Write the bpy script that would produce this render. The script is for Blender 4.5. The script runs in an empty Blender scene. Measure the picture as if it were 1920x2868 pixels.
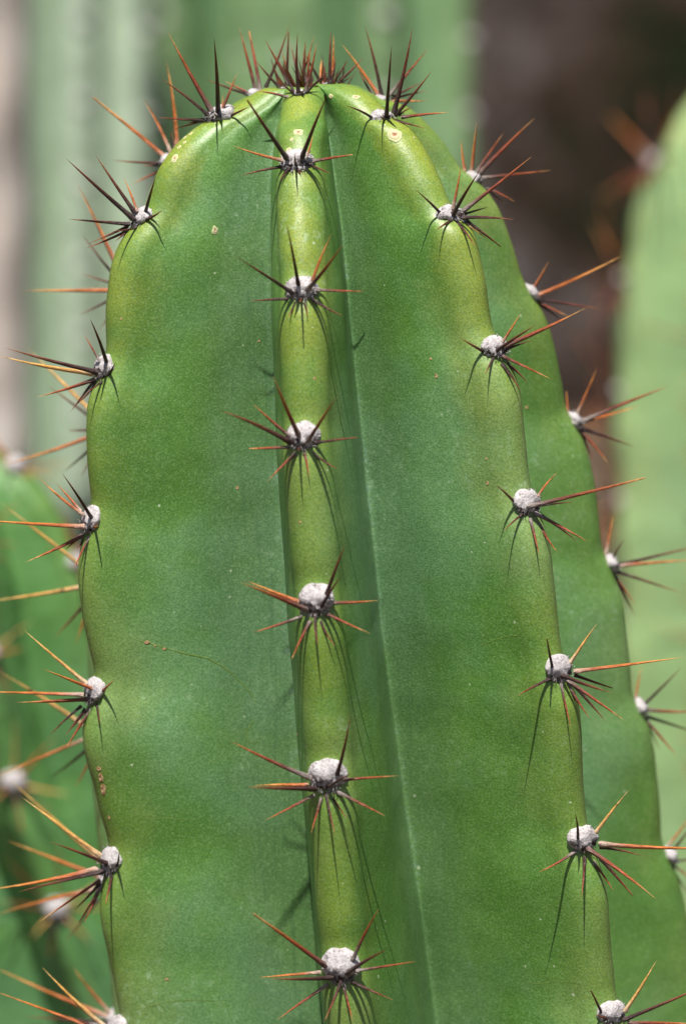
import bpy, math, random
import numpy as np
from mathutils import Vector, Matrix, noise
from mathutils.bvhtree import BVHTree

random.seed(7)
rad = math.radians
S = 1e-4                    # one photograph pixel is 0.1 mm at the stem's axis
DIST = 1.2                  # camera to stem axis, metres
PITCH = rad(9.0)
scene = bpy.context.scene
col = scene.collection

# ------------------------------------------------------------------ camera
cam_d = bpy.data.cameras.new('camera')
cam = bpy.data.objects.new('camera', cam_d)
col.objects.link(cam)
scene.camera = cam
FWD = Vector((0, math.cos(PITCH), -math.sin(PITCH)))
RIGHT = Vector((1, 0, 0))
UP = RIGHT.cross(FWD).normalized()
CAM = -FWD * DIST
cam.location = CAM
cam.rotation_euler = (math.pi / 2 - PITCH, 0, 0)
cam_d.sensor_fit = 'HORIZONTAL'
cam_d.lens = 100.0
cam_d.sensor_width = 100.0 * 1920 * S / DIST
cam_d.clip_start = 0.05
cam_d.clip_end = 200.0
cam_d.dof.use_dof = True
cam_d.dof.focus_distance = DIST - 0.046
cam_d.dof.aperture_fstop = 5.6

# ------------------------------------------------------------------ light
SUN_EL, SUN_AZ = rad(68), rad(-10)      # azimuth: seen from the stem, left of the camera
world = bpy.data.worlds.new('World')
scene.world = world
world.use_nodes = True
wn, wl = world.node_tree.nodes, world.node_tree.links
wn.clear()
wo = wn.new('ShaderNodeOutputWorld')
wb = wn.new('ShaderNodeBackground')
sky = wn.new('ShaderNodeTexSky')
sky.sky_type = 'NISHITA'
sky.sun_disc = False
sky.sun_elevation = SUN_EL
to_sun = Vector((math.sin(SUN_AZ) * math.cos(SUN_EL), -math.cos(SUN_AZ) * math.cos(SUN_EL), math.sin(SUN_EL)))
sky.sun_rotation = math.atan2(to_sun.x, to_sun.y)
wb.inputs['Strength'].default_value = 0.05
wl.new(sky.outputs[0], wb.inputs['Color'])
wl.new(wb.outputs[0], wo.inputs['Surface'])
sun_d = bpy.data.lights.new('sun', 'SUN')
sun_d.energy = 5.0
sun_d.angle = rad(0.53)
sun_d.color = (1.0, 0.96, 0.9)
sun = bpy.data.objects.new('sun', sun_d)
col.objects.link(sun)
sun.rotation_euler = to_sun.to_track_quat('Z', 'Y').to_euler()
sun.location = to_sun * 3

vs = scene.view_settings
vs.view_transform = 'Standard'
vs.look = 'None'
vs.exposure = 0.56
vs.gamma = 1.0
vs.use_curve_mapping = False
scene.cycles.use_denoising = True
scene.cycles.max_bounces = 8

# ------------------------------------------------------------------ helpers
def lin(r, g, b):
    f = lambda c: c / 12.92 if c <= 0.04045 else ((c + 0.055) / 1.055) ** 2.4
    return (f(r / 255), f(g / 255), f(b / 255), 1.0)

def at(u, v, y):
    """the point where the sight line through photograph pixel (u, v) meets depth y"""
    d = FWD * DIST + RIGHT * ((u - 960) * S) + UP * ((1434 - v) * S)
    return CAM + d * ((y - CAM.y) / d.y)

def to_px(p):
    d = p - CAM
    k = DIST / d.dot(FWD)
    return 960 + d.dot(RIGHT) * k / S, 1434 - d.dot(UP) * k / S

def link(name, me, parent=None, mat=None):
    o = bpy.data.objects.new(name, me)
    col.objects.link(o)
    o.parent = parent
    if mat is not None and me is not None and not me.materials:
        me.materials.append(mat)
    return o

def mesh(name, verts, faces, smooth=True):
    me = bpy.data.meshes.new(name)
    me.from_pydata(verts, [], faces)
    if smooth:
        me.shade_smooth()
    me.update()
    return me

def tag(o, label=None, cat=None, group=None, kind=None):
    for k, v in (('label', label), ('category', cat), ('group', group), ('kind', kind)):
        if v:
            o[k] = v
    return o

class NT:
    """small node-tree writer"""
    def __init__(self, name):
        self.m = bpy.data.materials.new(name)
        self.m.use_nodes = True
        self.n, self.l = self.m.node_tree.nodes, self.m.node_tree.links
        self.bsdf = self.n['Principled BSDF']
    def new(self, t, **kw):
        nd = self.n.new('ShaderNode' + t)
        for k, v in kw.items():
            setattr(nd, k, v)
        return nd
    def put(self, sock, val):
        if isinstance(val, bpy.types.NodeSocket):
            self.l.new(val, sock)
        else:
            sock.default_value = val
    def coord(self, which='Object', scale=1.0):
        c = self.new('TexCoord').outputs[which]
        if scale != 1.0:
            mp = self.new('Mapping')
            mp.inputs['Scale'].default_value = scale if isinstance(scale, tuple) else (scale,) * 3
            self.l.new(c, mp.inputs['Vector'])
            c = mp.outputs[0]
        return c
    def noise(self, vec, scale, detail=3, rough=0.55, out='Fac'):
        t = self.new('TexNoise')
        self.put(t.inputs['Vector'], vec)
        t.inputs['Scale'].default_value = scale
        t.inputs['Detail'].default_value = detail
        t.inputs['Roughness'].default_value = rough
        return t.outputs[out]
    def voronoi(self, vec, scale, feature='F1', out='Distance', rand=1.0):
        t = self.new('TexVoronoi', feature=feature)
        self.put(t.inputs['Vector'], vec)
        t.inputs['Scale'].default_value = scale
        t.inputs['Randomness'].default_value = rand
        return t.outputs[out]
    def ramp(self, fac, stops):
        t = self.new('ValToRGB')
        el = t.color_ramp.elements
        while len(el) < len(stops):
            el.new(0.5)
        for e, (p, c) in zip(el, stops):
            e.position = p
            e.color = c if len(c) == 4 else (*c, 1)
        self.put(t.inputs[0], fac)
        return t.outputs[0]
    def map(self, fac, a, b, c=0.0, d=1.0):
        t = self.new('MapRange')
        t.interpolation_type = 'SMOOTHSTEP'
        self.put(t.inputs['Value'], fac)
        for k, v in zip(('From Min', 'From Max', 'To Min', 'To Max'), (a, b, c, d)):
            t.inputs[k].default_value = v
        return t.outputs[0]
    def mix(self, fac, a, b, mode='MIX'):
        t = self.new('Mix', data_type='RGBA', blend_type=mode)
        self.put(t.inputs[0], fac)
        self.put(t.inputs[6], a)
        self.put(t.inputs[7], b)
        return t.outputs[2]
    def math(self, op, a, b=0.0):
        t = self.new('Math', operation=op)
        self.put(t.inputs[0], a)
        self.put(t.inputs[1], b)
        return t.outputs[0]
    def attr(self, name):
        return self.new('Attribute', attribute_name=name).outputs['Fac']
    def bump(self, height, strength, dist, normal=None):
        t = self.new('Bump')
        t.inputs['Strength'].default_value = strength
        t.inputs['Distance'].default_value = dist
        self.put(t.inputs['Height'], height)
        if normal is not None:
            self.l.new(normal, t.inputs['Normal'])
        return t.outputs[0]
    def done(self, color, rough=0.5, normal=None, spec=0.5, sss=0.0, sss_r=(0.002, 0.003, 0.001)):
        b = self.bsdf
        self.put(b.inputs['Base Color'], color)
        self.put(b.inputs['Roughness'], rough)
        b.inputs['Specular IOR Level'].default_value = spec
        if sss:
            b.inputs['Subsurface Weight'].default_value = sss
            b.inputs['Subsurface Radius'].default_value = sss_r
            b.inputs['Subsurface Scale'].default_value = 1.0
        if normal is not None:
            self.l.new(normal, b.inputs['Normal'])
        return self.m

# ------------------------------------------------------------------ materials
def skin_material(name, fine=True, pale=0.0, yellow=1.0, furrow=1.0, to=(186, 204, 178)):
    t = NT(name)
    oc = t.coord('Object')
    ridge, valley, young = t.attr('ridge'), t.attr('valley'), t.attr('young')
    # soft blotches of green and blue-green wax bloom
    n1 = t.noise(oc, 24, 4, 0.6)
    n2 = t.noise(oc, 62, 4, 0.6)
    n3 = t.noise(oc, 11, 3)
    base = t.mix(t.map(n1, 0.36, 0.66), lin(80, 123, 44), lin(106, 149, 66))
    base = t.mix(t.map(t.math('ADD', n3, t.math('MULTIPLY', n2, 0.4)), 0.60, 0.84, 0, 0.66), base, lin(106, 148, 106))
    # yellow-green of the ridges and of the young top
    yl = t.math('ADD', ridge, t.math('MULTIPLY', t.math('SUBTRACT', n2, 0.5), 1.5))
    yl = t.math('ADD', yl, t.math('MULTIPLY', t.math('SUBTRACT', n3, 0.5), 0.9))
    yl = t.math('MULTIPLY', t.map(yl, 0.30, 1.15), t.math('ADD', t.math('MULTIPLY', t.attr('tint'), 0.50 * yellow), t.math('MULTIPLY', young, 0.45)))
    base = t.mix(yl, base, lin(150, 156, 36))
    # blue-grey wash towards the furrows, then broken pale wax at their bottom
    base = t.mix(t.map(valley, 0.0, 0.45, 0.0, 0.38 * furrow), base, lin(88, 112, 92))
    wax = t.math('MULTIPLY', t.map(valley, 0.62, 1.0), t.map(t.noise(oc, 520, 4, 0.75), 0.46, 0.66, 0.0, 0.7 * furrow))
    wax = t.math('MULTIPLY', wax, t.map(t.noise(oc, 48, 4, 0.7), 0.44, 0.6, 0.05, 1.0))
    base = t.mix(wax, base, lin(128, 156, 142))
    if fine:
        # pebbled skin: tiny cells with darker seams
        cell = t.voronoi(oc, 1900, 'F1')
        base = t.mix(t.map(cell, 0.25, 0.75, 0.0, 0.40), base, lin(48, 92, 36))
        cell2 = t.noise(oc, 1700, 2)
        base = t.mix(t.map(cell2, 0.48, 0.70, 0, 0.28), base, lin(150, 184, 124))
        # pale specks and dust
        for sc_, mx, lo in ((95, 0.055, 0.55), (260, 0.10, 0.74)):
            sp = t.voronoi(oc, sc_, 'F1')
            sep = t.new('SeparateColor')
            t.l.new(t.voronoi(oc, sc_, 'F1', 'Color'), sep.inputs[0])
            sz = t.map(sep.outputs[0], lo, 1.0, 0.0, mx)
            spk = t.math('LESS_THAN', sp, sz)
            base = t.mix(t.math('MULTIPLY', spk, 0.55), base, lin(206, 216, 186))
        du = t.math('MULTIPLY', t.map(n1, 0.46, 0.68), t.map(t.noise(oc, 420, 5, 0.75), 0.52, 0.72, 0, 0.5))
        base = t.mix(du, base, lin(178, 205, 170))
        # lengthwise growth streaks in the furrows
        st = t.noise(t.coord('Object', (700, 700, 10)), 1.0, 2)
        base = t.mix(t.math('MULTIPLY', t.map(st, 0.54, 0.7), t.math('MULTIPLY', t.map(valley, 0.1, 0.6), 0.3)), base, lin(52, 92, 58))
        h = t.math('ADD', t.math('MULTIPLY', cell, -1.0), t.math('MULTIPLY', t.noise(oc, 700, 2), 0.25))
        nb = t.bump(h, 0.20, 0.0002)
        nb = t.bump(n2, 0.15, 0.002, nb)
        rg = t.map(t.noise(oc, 120, 3), 0.3, 0.7, 0.43, 0.53)
    else:
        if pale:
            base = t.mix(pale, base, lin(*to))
        nb = t.bump(n2, 0.4, 0.004)
        rg = 0.5
    return t.done(base, rg, nb, 0.62 if fine else 0.5, 0.10 if fine else 0.0, (0.0016, 0.0026, 0.0008))

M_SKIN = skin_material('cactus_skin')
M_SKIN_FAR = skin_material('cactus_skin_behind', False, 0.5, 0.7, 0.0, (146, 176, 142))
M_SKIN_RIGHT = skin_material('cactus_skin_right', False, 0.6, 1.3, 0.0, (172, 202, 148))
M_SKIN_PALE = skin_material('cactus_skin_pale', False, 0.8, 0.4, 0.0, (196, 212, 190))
M_SKIN_NEAR_SHADE = skin_material('cactus_skin_near_shade', False, 0.5, 0.1, 0.0, (72, 120, 72))  # shade on the lower-left cactus is mixed into its skin as darker green

def felt_material():
    t = NT('areole_felt')
    oc = t.coord('Object')
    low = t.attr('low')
    n = t.noise(oc, 260, 5, 0.7)
    f = t.noise(oc, 1500, 3, 0.7)
    c = t.ramp(n, [(0.25, lin(118, 108, 104)), (0.45, lin(188, 182, 182)), (0.8, lin(214, 210, 210))])
    c = t.mix(t.map(f, 0.48, 0.75, 0, 0.6), c, lin(118, 104, 100))
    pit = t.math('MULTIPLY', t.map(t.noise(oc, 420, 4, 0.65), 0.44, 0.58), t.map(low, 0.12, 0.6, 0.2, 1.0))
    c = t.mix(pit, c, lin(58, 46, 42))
    nb = t.bump(t.math('SUBTRACT', t.math('ADD', n, t.math('MULTIPLY', f, 0.6)), pit), 0.9, 0.0006)
    return t.done(c, 0.95, nb, 0.1)
M_FELT = felt_material()

def spine_material(name, stops, band=0.0, rnd=0.25):
    t = NT(name)
    oc = t.coord('Object')
    sep = t.new('SeparateXYZ')
    t.l.new(oc, sep.inputs[0])
    z = sep.outputs[2]
    oi = t.new('ObjectInfo').outputs['Random']
    zz = t.math('ADD', z, t.math('MULTIPLY', t.math('SUBTRACT', oi, 0.5), rnd))
    c = t.ramp(zz, stops)
    mp = t.new('Mapping')
    mp.inputs['Scale'].default_value = (1.4, 1.4, 9)
    t.l.new(oc, mp.inputs[0])
    off = t.new('CombineXYZ')
    t.put(off.inputs[0], t.math('MULTIPLY', oi, 30.0))
    t.l.new(off.outputs[0], mp.inputs['Location'])
    st = t.noise(mp.outputs[0], 1.0, 4, 0.65)
    c = t.mix(t.map(st, 0.42, 0.7, 0, 0.5), c, lin(56, 30, 24))
    c = t.mix(t.math('MULTIPLY', t.map(st, 0.38, 0.25, 0, 0.8), t.map(z, 0.85, 0.0, 0, 1)), c, lin(168, 148, 140))
    if band:
        mb = t.new('Mapping')
        mb.inputs['Scale'].default_value = (0.02, 0.02, 8)
        t.l.new(oc, mb.inputs[0])
        t.l.new(off.outputs[0], mb.inputs['Location'])
        bn = t.noise(mb.outputs[0], 1.0, 1)
        c = t.mix(t.map(bn, 0.66, 0.7, 0, band), c, lin(70, 34, 20))
    nb = t.bump(st, 0.4, 0.08)
    return t.done(c, 0.42, nb, 0.45)
M_SPINE = {
    'd': spine_material('spine_dark_brown', [(0.0, lin(84, 70, 68)), (0.16, lin(58, 38, 36)), (0.45, lin(86, 40, 30)), (0.75, lin(128, 60, 34)), (0.98, lin(158, 104, 60))]),
    'm': spine_material('spine_red_brown', [(0.0, lin(150, 138, 132)), (0.18, lin(112, 76, 66)), (0.42, lin(146, 62, 36)), (0.78, lin(184, 98, 48)), (0.98, lin(214, 164, 96))]),
    'o': spine_material('spine_orange', [(0.0, lin(196, 170, 152)), (0.2, lin(192, 112, 70)), (0.5, lin(208, 116, 48)), (0.98, lin(218, 160, 84))]),
    'y': spine_material('spine_straw', [(0.0, lin(214, 190, 160)), (0.25, lin(222, 172, 104)), (0.6, lin(226, 168, 84)), (0.98, lin(228, 190, 120))], 0.85),
}

def scar_material():
    t = NT('cork_scar')
    oc = t.coord('Object')
    d = t.attr('rim')
    n = t.noise(oc, 900, 4, 0.7)
    c = t.ramp(t.math('ADD', d, t.math('MULTIPLY', t.math('SUBTRACT', n, 0.5), 0.5)),
               [(0.0, lin(120, 78, 52)), (0.22, lin(170, 130, 98)), (0.4, lin(206, 192, 160)), (0.62, lin(176, 172, 120)), (0.8, lin(204, 206, 168)), (1.0, lin(158, 170, 84))])
    return t.done(c, 0.85, t.bump(n, 0.8, 0.0004), 0.2)
M_SCAR = scar_material()
def plain(name, c1, c2, scale, rough=0.8, bump=0.5, dist=0.002):
    t = NT(name)
    oc = t.coord('Object')
    n = t.noise(oc, scale, 6, 0.65)
    return t.done(t.mix(t.map(n, 0.35, 0.65), c1, c2), rough, t.bump(n, bump, dist), 0.25)
M_SCAB = plain('dried_scab', lin(120, 84, 50), lin(202, 170, 128), 900, 0.85, 0.6, 0.0003)
M_SCRATCH = plain('healed_scratch', lin(78, 112, 42), lin(116, 138, 66), 500, 0.5, 0.3, 0.0002)
M_GROUND = plain('dark_leaf_litter', lin(58, 48, 38), lin(98, 84, 66), 14, 0.95, 0.8, 0.02)
M_CORK = plain('weathered_bark', lin(196, 182, 170), lin(222, 212, 202), 22, 0.9, 0.6, 0.006)

def hill_material():
    t = NT('shade_dark_rocky_slope')  # the slope's shade is put into its dark colours
    oc = t.coord('Object')
    n = t.noise(oc, 4.2, 4, 0.6)
    n2 = t.noise(oc, 6.3, 4, 0.6)
    c = t.ramp(n, [(0.34, lin(30, 38, 22)), (0.44, lin(58, 46, 38)), (0.53, lin(88, 78, 74)), (0.62, lin(122, 120, 120))])
    c = t.mix(t.map(n2, 0.5, 0.7, 0, 0.7), c, lin(54, 38, 28))
    return t.done(c, 0.95, t.bump(t.noise(oc, 6, 6, 0.7), 1.0, 0.2), 0.1)
M_HILL = hill_material()

# ------------------------------------------------------------------ stem surface
PX = S
def sstep(a, b, x):
    t = np.clip((x - a) / (b - a), 0, 1)
    return t * t * (3 - 2 * t)

def build_stem_mesh(name, axis_x, axis_y, ribs, z_apex, q_rows, wmax, ratios, nose=9, flank=10, fil=6, wob=3 * PX, seed=0.0, z_young=None):
    """ribs: list of dicts with arrays q, r, z, phi (radians), listed by growing phi.  Rows share q = r - z."""
    K = len(ribs)
    nr = len(q_rows)
    R = np.array([np.interp(q_rows, b['q'], b['r']) for b in ribs])
    Z = np.array([np.interp(q_rows, b['q'], b['z']) for b in ribs])
    P = np.array([np.interp(q_rows, b['q'], b['phi']) for b in ribs])
    Rs = R.mean(axis=0)
    cols, ridge, valley, tint = [], [], [], []
    for k in range(K):
        for side in (-1, 1):
            j = (k + side) % K
            dphi = (P[j] - P[k] + math.pi) % (2 * math.pi) - math.pi
            m = P[k] + dphi / 2
            rat = ratios[k] if side == 1 else ratios[j]
            fs, pk = 0.80, 0.016
            if isinstance(rat, tuple):
                fs, pk = 0.62, 0.05
                rat = rat[0] + (rat[1] - rat[0]) * sstep(420 * PX, 760 * PX, Rs)
            rat = rat + (0.8 - rat) * (1 - sstep(60 * PX, 300 * PX, Rs))
            rm = (R[k] + R[j]) / 2
            rv = rat * 0.5 * (rm + Rs)
            w = wmax * (1 - np.exp(-R[k] / (1.7 * wmax)))
            w = np.minimum(w, R[k] * 0.5)
            n = np.minimum(1.25 * w, R[k] * 0.45)
            ed = np.stack([np.sin(P[k]), -np.cos(P[k])])
            et = np.stack([np.cos(P[k]), np.sin(P[k])]) * side
            em = np.stack([np.sin(m), -np.cos(m)])
            tp = np.stack([np.cos(m), np.sin(m)]) * side
            zv = (Z[k] + Z[j]) / 2
            wig = np.array([noise.noise(Vector((zz_ * 13, 3.7 * min(k, j), 1.3 * max(k, j)))) for zz_ in zv])
            V = rv * em + np.stack([np.cos(m), np.sin(m)]) * (wig * 0.008 * Rs)
            N = (R[k] - n) * ed + w * et
            part = []
            for i in range(nose):
                th = rad(84) * i / nose
                p = ((R[k] - n) + n * np.cos(th)) * ed + w * np.sin(th) * et
                part.append((p, Z[k], 1.0 - 0.30 * i / nose, np.zeros(nr)))
            F = N + fs * (V - N)
            for i in range(flank):
                f = i / flank
                p = N + fs * f * (V - N)
                # faces belly out a little
                p = p + et * (np.sin(f * math.pi) * 0.02 * R[k])
                part.append((p, Z[k] + (zv - Z[k]) * 0.7 * f, max(0.0, 0.70 - 1.15 * f), np.full(nr, max(0.0, (f - 0.45) * 0.6))))
            L = np.linalg.norm(V - N, axis=0)
            P1 = F + 0.62 * (1 - fs) * (V - N)
            P2 = V - tp * (pk * L)
            for i in range(fil + 1):
                f = i / fil
                p = (1 - f) ** 3 * F + 3 * f * (1 - f) ** 2 * P1 + 3 * f * f * (1 - f) * P2 + f ** 3 * V
                part.append((p, Z[k] + (zv - Z[k]) * (0.7 + 0.3 * f), 0.0, np.full(nr, 0.35 + 0.65 * f)))
            if side == -1:
                part = part[::-1][:-1]          # from the valley up to just before the tip
            else:
                part = part[:-1]                # the next rib starts with this valley
            cols += [c[0] for c in part]
            ridge += [np.full(nr, c[2]) for c in part]
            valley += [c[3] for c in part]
            tint += [np.full(nr, ribs[k].get('tint', 1.0))] * len(part)
            if side == -1:
                zc = [c[1] for c in part]
            else:
                zc = [c[1] for c in part]
            build_stem_mesh.z = getattr(build_stem_mesh, 'z', [])
            build_stem_mesh.z += zc
    zz = np.array(build_stem_mesh.z)
    build_stem_mesh.z = []
    XY = np.array(cols)                          # columns, 2, rows
    nc = XY.shape[0]
    X, Y, Zc = XY[:, 0, :], XY[:, 1, :], zz
    X = X + np.interp(Zc, *axis_x)
    Y = Y + np.interp(Zc, *axis_y)
    ridge, valley = np.array(ridge), np.array(valley)
    co = np.stack([X, Y, Zc], axis=-1).transpose(1, 0, 2)      # rows, columns, 3
    # gentle unevenness along the surface normal
    gu = np.gradient(co, axis=1)
    gu = (np.roll(co, -1, axis=1) - np.roll(co, 1, axis=1))
    gv = np.gradient(co, axis=0)
    nrm = np.cross(gu, gv)
    ln = np.linalg.norm(nrm, axis=-1, keepdims=True)
    nrm = np.where(ln > 1e-14, nrm / np.maximum(ln, 1e-14), 0)
    c0 = co[nr // 2].mean(axis=0)
    if (nrm[nr // 2] * (co[nr // 2] - c0)).sum() < 0:
        nrm = -nrm
        flip = True
    else:
        flip = False
    if wob:
        amp = np.zeros(co.shape[:2])
        for i in range(nr):
            for j in range(nc):
                a, b, c = co[i, j]
                v = Vector((a * 42 + seed, b * 42, c * 42))
                amp[i, j] = noise.noise(v) + 0.45 * noise.noise(v * 2.3)
        fade = sstep(0, 120 * PX, Rs)[:, None]
        co = co + nrm * (amp * wob * fade)[..., None]
    verts = co.reshape(-1, 3)
    apex = np.array([[np.interp(z_apex, *axis_x), np.interp(z_apex, *axis_y), z_apex]])
    verts = np.vstack([verts, apex])
    ia = len(verts) - 1
    idx = np.arange(nr * nc).reshape(nr, nc)
    a, b = idx[:-1], np.roll(idx, -1, axis=1)[:-1]
    c, d = np.roll(idx, -1, axis=1)[1:], idx[1:]
    quads = np.stack([a, d, c, b] if not flip else [a, b, c, d], axis=-1).reshape(-1, 4).tolist()
    # decide the winding from one quad
    q = quads[(nr // 2) * nc + nose]
    v0, v1, v2 = (verts[q[t]] for t in range(3))
    nn = np.cross(v1 - v0, v2 - v0)
    if np.dot(nn, nrm[nr // 2, nose]) < 0:
        quads = [f[::-1] for f in quads]
        up = -1
    else:
        up = 1
    tris = [[ia, int(idx[0, j]), int(idx[0, (j + 1) % nc])] for j in range(nc)]
    t = tris[0]
    if np.cross(verts[t[1]] - verts[t[0]], verts[t[2]] - verts[t[0]])[2] < 0:
        tris = [f[::-1] for f in tris]
    me = mesh(name, verts.tolist(), quads + tris)
    zy = z_young if z_young is not None else z_apex
    yg = sstep(zy - 0.12, zy, Zc).T.reshape(-1)
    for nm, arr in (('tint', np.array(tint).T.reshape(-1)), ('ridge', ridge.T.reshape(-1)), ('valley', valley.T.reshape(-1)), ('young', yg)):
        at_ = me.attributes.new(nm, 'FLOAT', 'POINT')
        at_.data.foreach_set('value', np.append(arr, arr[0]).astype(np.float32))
    return me

# ------------------------------------------------------------------ areoles and spines
def make_areole_mesh(name, ax, up, out, ra, ru, ro, rnd, fine=True):
    """a lump of felt: ax, up, out are unit vectors; ra, ru, ro the half sizes"""
    import bmesh
    bm = bmesh.new()
    bmesh.ops.create_icosphere(bm, subdivisions=4 if fine else 2, radius=1.0)
    off = Vector((rnd.uniform(-50, 50), rnd.uniform(-50, 50), rnd.uniform(-50, 50)))
    low = []
    for v in bm.verts:
        p = v.co.copy()
        lo = max(0.0, min(1.0, (0.15 - p.y) / 0.9))
        k = 0.17 * noise.noise(p * 1.5 + off) + 0.05 * noise.noise(p * 4 + off)
        k += (0.05 + 0.24 * lo) * noise.noise(p * 6.5 + off) + (0.012 + 0.08 * lo) * noise.noise(p * 15 + off)
        if lo > 0:
            k -= 0.16 * lo
        p *= 1 + k
        # fuller on top, narrower below
        p.x *= 1.0 - 0.16 * lo
        low.append(lo)
        v.co = ax * (p.x * ra) + up * (p.y * ru) + out * (p.z * ro)
    faces = [[v.index for v in f.verts] for f in bm.faces]
    verts = [v.co.copy() for v in bm.verts]
    bm.free()
    if fine:
        # wool: thin flat strands hanging at the lower rim
        for i in range(54):
            a = rnd.uniform(-1.05, 1.05) if i < 18 else rnd.uniform(-3.14, 3.14)
            b = ax * (math.sin(a) * ra * 0.75) - up * (math.cos(a) * ru * 0.7) + out * (rnd.uniform(0.1, 0.75) * ro)
            if i < 18:
                d = (ax * (math.sin(a) * 0.5 + rnd.uniform(-0.35, 0.35)) - up + out * rnd.uniform(-0.3, 0.25)).normalized()
            else:
                b = b * 1.12
                d = (ax * (math.sin(a) + rnd.uniform(-.6, .6)) - up * (math.cos(a) + rnd.uniform(-.6, .6)) + out * rnd.uniform(-.1, .6)).normalized()
            L = rnd.uniform(0.25, 0.62) * ru if i < 18 else rnd.uniform(0.12, 0.26) * ru
            s = d.cross(out).normalized() * rnd.uniform(0.8, 2.0) * PX
            e = d.cross(s).normalized() * 0.8 * PX
            mid = b + d * L * 0.5 + ax * rnd.uniform(-4, 4) * PX
            tip = b + d * L + ax * rnd.uniform(-6, 6) * PX
            i0 = len(verts)
            verts += [b + s, b - s, b + e, mid + s * 0.7, mid - s * 0.7, mid + e * 0.7, tip]
            low += [0.0] * 7
            for x, y in ((0, 1), (1, 2), (2, 0)):
                faces.append([i0 + x, i0 + y, i0 + y + 3, i0 + x + 3])
                faces.append([i0 + x + 3, i0 + y + 3, i0 + 6])
    me = mesh(name, verts, faces)
    at_ = me.attributes.new('low', 'FLOAT', 'POINT')
    at_.data.foreach_set('value', np.array(low, dtype=np.float32))
    me.materials.append(M_FELT)
    return me

def spine_mesh(kind, bend, sides=8, tip=0.015):
    prof = [(0.0, 1.1), (0.03, 1.34), (0.07, 1.16), (0.14, 0.97), (0.3, 0.86), (0.5, 0.69), (0.7, 0.47), (0.86, 0.25), (0.95, 0.11), (1.0, 0.015)]
    if tip > 0.1:
        prof = [(z, r * (1 - z * .25) + tip * z) for z, r in prof[:-2]] + [(0.985, tip + .1), (1.0, tip * .6)]
    vs_, fs = [], []
    for i, (z, r) in enumerate(prof):
        ox = bend * math.sin(z * math.pi) if bend else 0.0
        for j in range(sides):
            a = 2 * math.pi * j / sides
            rr = r * (1.0 + (0.13 if j % 2 else -0.05))
            vs_.append((ox * 20 + rr * math.cos(a), rr * 0.9 * math.sin(a), z))
        if i:
            for j in range(sides):
                a, b = (i - 1) * sides + j, (i - 1) * sides + (j + 1) % sides
                fs.append([a, b, b + sides, a + sides])
    fs.append(list(range(sides))[::-1])
    fs.append([(len(prof) - 1) * sides + j for j in range(sides)])
    me = mesh('spine_' + kind, vs_, fs)
    me.materials.append(M_SPINE[kind])
    return me
SPINES = {k: [spine_mesh(k, b) for b in (0.0, 0.022, -0.03, 0.045, 0.03, -0.05, 0.01, -0.02)] + [spine_mesh(k, 0.01, 8, 0.28)] for k in 'dmoy'}

def add_spine(parent, p0, p1, radius, kind='d', rnd=random):
    d = p1 - p0
    L = d.length
    q = d.to_track_quat('Z', 'Y')
    tw = Matrix.Rotation(rnd.uniform(0, 6.28), 4, 'Z')
    o = bpy.data.objects.new('spine', rnd.choice(SPINES[kind]))
    col.objects.link(o)
    o.parent = parent
    base = parent.matrix_basis.translation if parent else Vector()
    o.matrix_basis = Matrix.Translation(p0 - base) @ q.to_matrix().to_4x4() @ tw @ Matrix.Diagonal((radius, radius, L, 1))
    return o

def smooth1(a, sig):
    n = int(sig * 3)
    k = np.exp(-0.5 * (np.arange(-n, n + 1) / sig) ** 2)
    k /= k.sum()
    pad = np.concatenate([2 * a[0] - a[1:n + 1][::-1], a, 2 * a[-1] - a[-n - 1:-1][::-1]])
    return np.convolve(pad, k, 'valid')

# ------------------------------------------------------------------ the main stem
GROUND_Z = -0.42
AX = [(862, 180), (866, 263), (900, 857), (966, 1684), (1131, 2868), (1320, 4300), (1560, 6400), (1700, 8200)]
ap = [at(u, v, 0) for u, v in AX][::-1]
AXX = (np.array([p.z for p in ap]), np.array([p.x for p in ap]))
AXY = (np.array([-9.0, 9.0]), np.array([0.0, 0.0]))
Xa = lambda z: float(np.interp(z, *AXX))

def on_plane(u, v, phi):
    """sight line through (u, v) met with the rib's half plane around the axis: returns r, z"""
    lo, hi = -0.2, 0.2
    t = math.tan(phi)
    f = lambda y: (lambda p: p.x - Xa(p.z) + y * t)(at(u, v, y))
    flo = f(lo)
    for _ in range(50):
        mid = (lo + hi) / 2
        if (f(mid) > 0) == (flo > 0):
            lo = mid
        else:
            hi = mid
    p = at(u, v, lo)
    return math.hypot(p.x - Xa(p.z), p.y), p.z

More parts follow.
